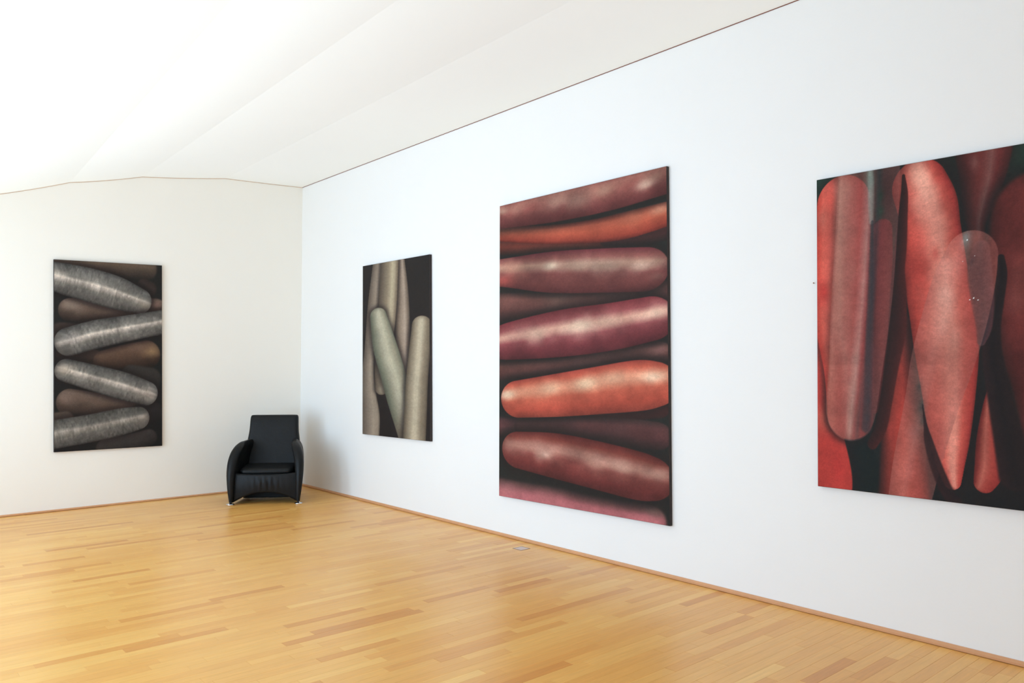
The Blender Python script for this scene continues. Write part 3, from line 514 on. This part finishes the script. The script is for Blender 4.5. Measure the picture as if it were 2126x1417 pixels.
# ------------------------------------------------------------------ armchair (local x: its left-right, y: backwards from the front feet, z: up)
chair = thing('armchair', 'black leather armchair with arched apron and steel disc feet in the corner', 'armchair', (1.100, -0.983, 0), math.atan2(0.833, 0.554))
def rrect(cx, cy, hx, hy, z, r, n=6, tilt=0.0):
    r = min(r, hx*0.999, hy*0.999); pts = []
    for qx, qy, a0 in ((1,1,0),(-1,1,90),(-1,-1,180),(1,-1,270)):
        for k in range(n):
            a = math.radians(a0 + 90*k/(n-1))
            pts.append((cx+qx*(hx-r)+r*math.cos(a), cy+qy*(hy-r)+r*math.sin(a), z + tilt*(qy*(hy-r)+r*math.sin(a))))
    return pts
def lerp(tab, z):
    return float(np.interp(z, [t[0] for t in tab], [t[1] for t in tab]))
S_ = 1.1
def arm(sx):
    out = [(0.025,0.352),(0.15,0.372),(0.32,0.388),(0.45,0.385),(0.53,0.374),(0.58,0.355),(0.61,0.330),(0.63,0.305)]
    thk = [(0.025,0.030),(0.10,0.052),(0.25,0.078),(0.40,0.095),(0.55,0.105),(0.60,0.090),(0.63,0.03)]
    fro = [(0.025,0.0),(0.15,-0.012),(0.32,-0.008),(0.45,0.03),(0.53,0.085),(0.59,0.145),(0.625,0.22),(0.63,0.26)]
    bak = [(0.025,0.60),(0.2,0.64),(0.5,0.70),(0.58,0.68),(0.625,0.62),(0.63,0.58)]
    rings = []
    for z in (0.018,0.03,0.06,0.10,0.15,0.22,0.30,0.37,0.43,0.48,0.525,0.56,0.588,0.610,0.623,0.629):
        T = lerp(thk, z); xo = lerp(out, z); y0 = lerp(fro, z); y1 = lerp(bak, z)
        cx = sx*(xo - T/2)
        rings.append([((p[0] - sx*0.115*max(0, p[1]-0.05))*S_, p[1]*S_, p[2]*S_) for p in rrect(cx, (y0+y1)/2, T/2, (y1-y0)/2, z, T/2, 7)])
    return loft('armrest', rings, M_leather, chair, True, 1)
arm(-1); arm(1)
# backrest: a leaning padded slab that narrows a little towards its squared top
rings = []
for z in (0.20,0.30,0.40,0.50,0.58,0.64,0.70,0.76,0.82,0.855,0.872,0.880,0.884):
    yc = 0.50 + (z-0.2)*0.20; hx = lerp([(0.2,0.285),(0.5,0.288),(0.62,0.276),(0.70,0.262),(0.80,0.258),(0.86,0.257),(0.875,0.252),(0.884,0.240)], z)
    hy = lerp([(0.2,0.06),(0.55,0.062),(0.82,0.050),(0.872,0.040),(0.880,0.030),(0.884,0.018)], z)
    rings.append([(p[0]*S_, p[1]*S_, p[2]*S_) for p in rrect(0, yc, hx, hy, z, 0.035, 6)])
loft('backrest', rings, M_leather, chair, True, 1)
# seat cushion with a bulging front lip
rings = []
for z, g in ((0.306,0.03),(0.314,0.008),(0.328,0.0),(0.346,0.0),(0.362,0.010),(0.370,0.035)):
    ring = []
    for p in rrect(0, 0.31, 0.268-g, 0.225-g, z, 0.05, 8):
        f = max(0.0, 1-(p[0]/0.27)**2)
        yy = p[1] - (0.030*f if p[1] < 0.3 else 0)
        ring.append((p[0]*S_, yy*S_, (p[2] - (0.020*f if p[1] < 0.2 else 0) + 0.02*(p[1]-0.2))*S_))
    rings.append(ring)
loft('seat_cushion', rings, M_leather, chair, True, 1)
# apron: front panel with an arched lower edge and gathered leather
nx_, nz_ = 49, 15; V = []; F = []
for side in (0, 1):
    for i in range(nx_):
        q = -1 + 2*i/(nx_-1); xx = 0.315*q
        zb = 0.122 - 0.097*abs(q)**2.1; zt = 0.318 - 0.016*(1-q*q)
        for j in range(nz_):
            t = j/(nz_-1); z = zb + (zt-zb)*t
            env = math.exp(-(q/0.42)**2)*math.sin(math.pi*min(1, t*1.05))
            wr = 0.006*env*(math.sin(q*34 + 3*t) + 0.6*math.sin(q*57 - 4*t)) + 0.012*math.sin(math.pi*t)
            y = 0.060 - 0.02*(1-q*q) - (wr if side == 0 else 0) + (0.035 if side else 0)
            V.append((xx*S_, y*S_, z*S_))
N1 = nx_*nz_
for i in range(nx_-1):
    for j in range(nz_-1):
        a = i*nz_+j; F.append((a, a+nz_, a+nz_+1, a+1)); F.append((N1+a, N1+a+1, N1+a+nz_+1, N1+a+nz_))
    F.append((i*nz_, N1+i*nz_, N1+(i+1)*nz_, (i+1)*nz_)); b_ = nz_-1
    F.append((i*nz_+b_, (i+1)*nz_+b_, N1+(i+1)*nz_+b_, N1+i*nz_+b_))
loft_apron = mesh_obj('apron', V, F, M_leather, chair, True)
# seat base and rear panel
rings = [[(p[0]*S_, p[1]*S_, p[2]*S_) for p in rrect(0, 0.33, 0.235, 0.25, z, 0.03, 5)] for z in (0.14, 0.15, 0.296, 0.304)]
loft('seat_base', rings, M_leather, chair, True)
rings = [[(p[0]*S_, p[1]*S_, p[2]*S_) for p in rrect(0, 0.60, 0.235, 0.02, z, 0.02, 5)] for z in (0.04, 0.05, 0.45, 0.46)]
loft('rear_panel', rings, M_leather, chair, True)
rings = [[(p[0]*S_, p[1]*S_, p[2]*S_) for p in rrect(0, 0.40, 0.285, 0.015, z, 0.012, 5)] for z in (0.012, 0.02, 0.15, 0.16)]
loft('under_shade_panel', rings, M_leather, chair, True)  # dark panel added under the seat to imitate the shade inside the arch
# four steel disc feet
def foot_rings():
    R = []
    for z, r in ((0.0,0.034),(0.003,0.040),(0.009,0.041),(0.014,0.036),(0.017,0.022),(0.019,0.013),(0.032,0.012)):
        R.append([(r*S_*math.cos(2*math.pi*k/24), r*S_*math.sin(2*math.pi*k/24), z*S_) for k in range(24)])
    return R
ft = loft('foot', foot_rings(), M_chrome, chair, True); ft['label'] = 'polished steel disc foot'
for i, (fx, fy) in enumerate(((-0.340, 0.022), (0.340, 0.022), (-0.255, 0.56), (0.255, 0.56))):
    f_ = ft if i == 0 else ft.copy()
    if i: C.objects.link(f_); f_.parent = chair
    f_.location = (fx*S_, fy*S_, 0)

# ------------------------------------------------------------------ floor box with hinged lid
fb = thing('floor_box', 'small square grey metal floor box set in the parquet near the right wall', 'socket', (4.575, -0.207, 0))
boxes('rim', [((-0.055,-0.055,-0.0002),(0.055,-0.047,0.002)), ((-0.055,0.047,-0.0002),(0.055,0.055,0.002)), ((-0.055,-0.047,-0.0002),(-0.047,0.047,0.002)), ((0.047,-0.047,-0.0002),(0.055,0.047,0.002))], M_metal_d, fb)
boxes('lid', [((-0.046,-0.046,-0.0002),(0.046,0.046,0.0016)), ((-0.012,-0.040,0.0016),(0.012,-0.034,0.0026))], M_metal, fb)

# ------------------------------------------------------------------ nail left in the wall beside the red painting
nl = thing('nail', 'tiny rusty nail in the white wall just left of the red upright-tube painting', 'nail', (7.167, 0.0, 2.1285))
def disc(y, r, n=12): return [(r*math.cos(2*math.pi*k/n), y, r*math.sin(2*math.pi*k/n)) for k in range(n)]
loft('shank', [disc(0.004, 0.0016), disc(-0.012, 0.0016)], M_nail, nl)
loft('head', [disc(-0.012, 0.0038), disc(-0.0145, 0.0042), disc(-0.0155, 0.003)], M_nail, nl)
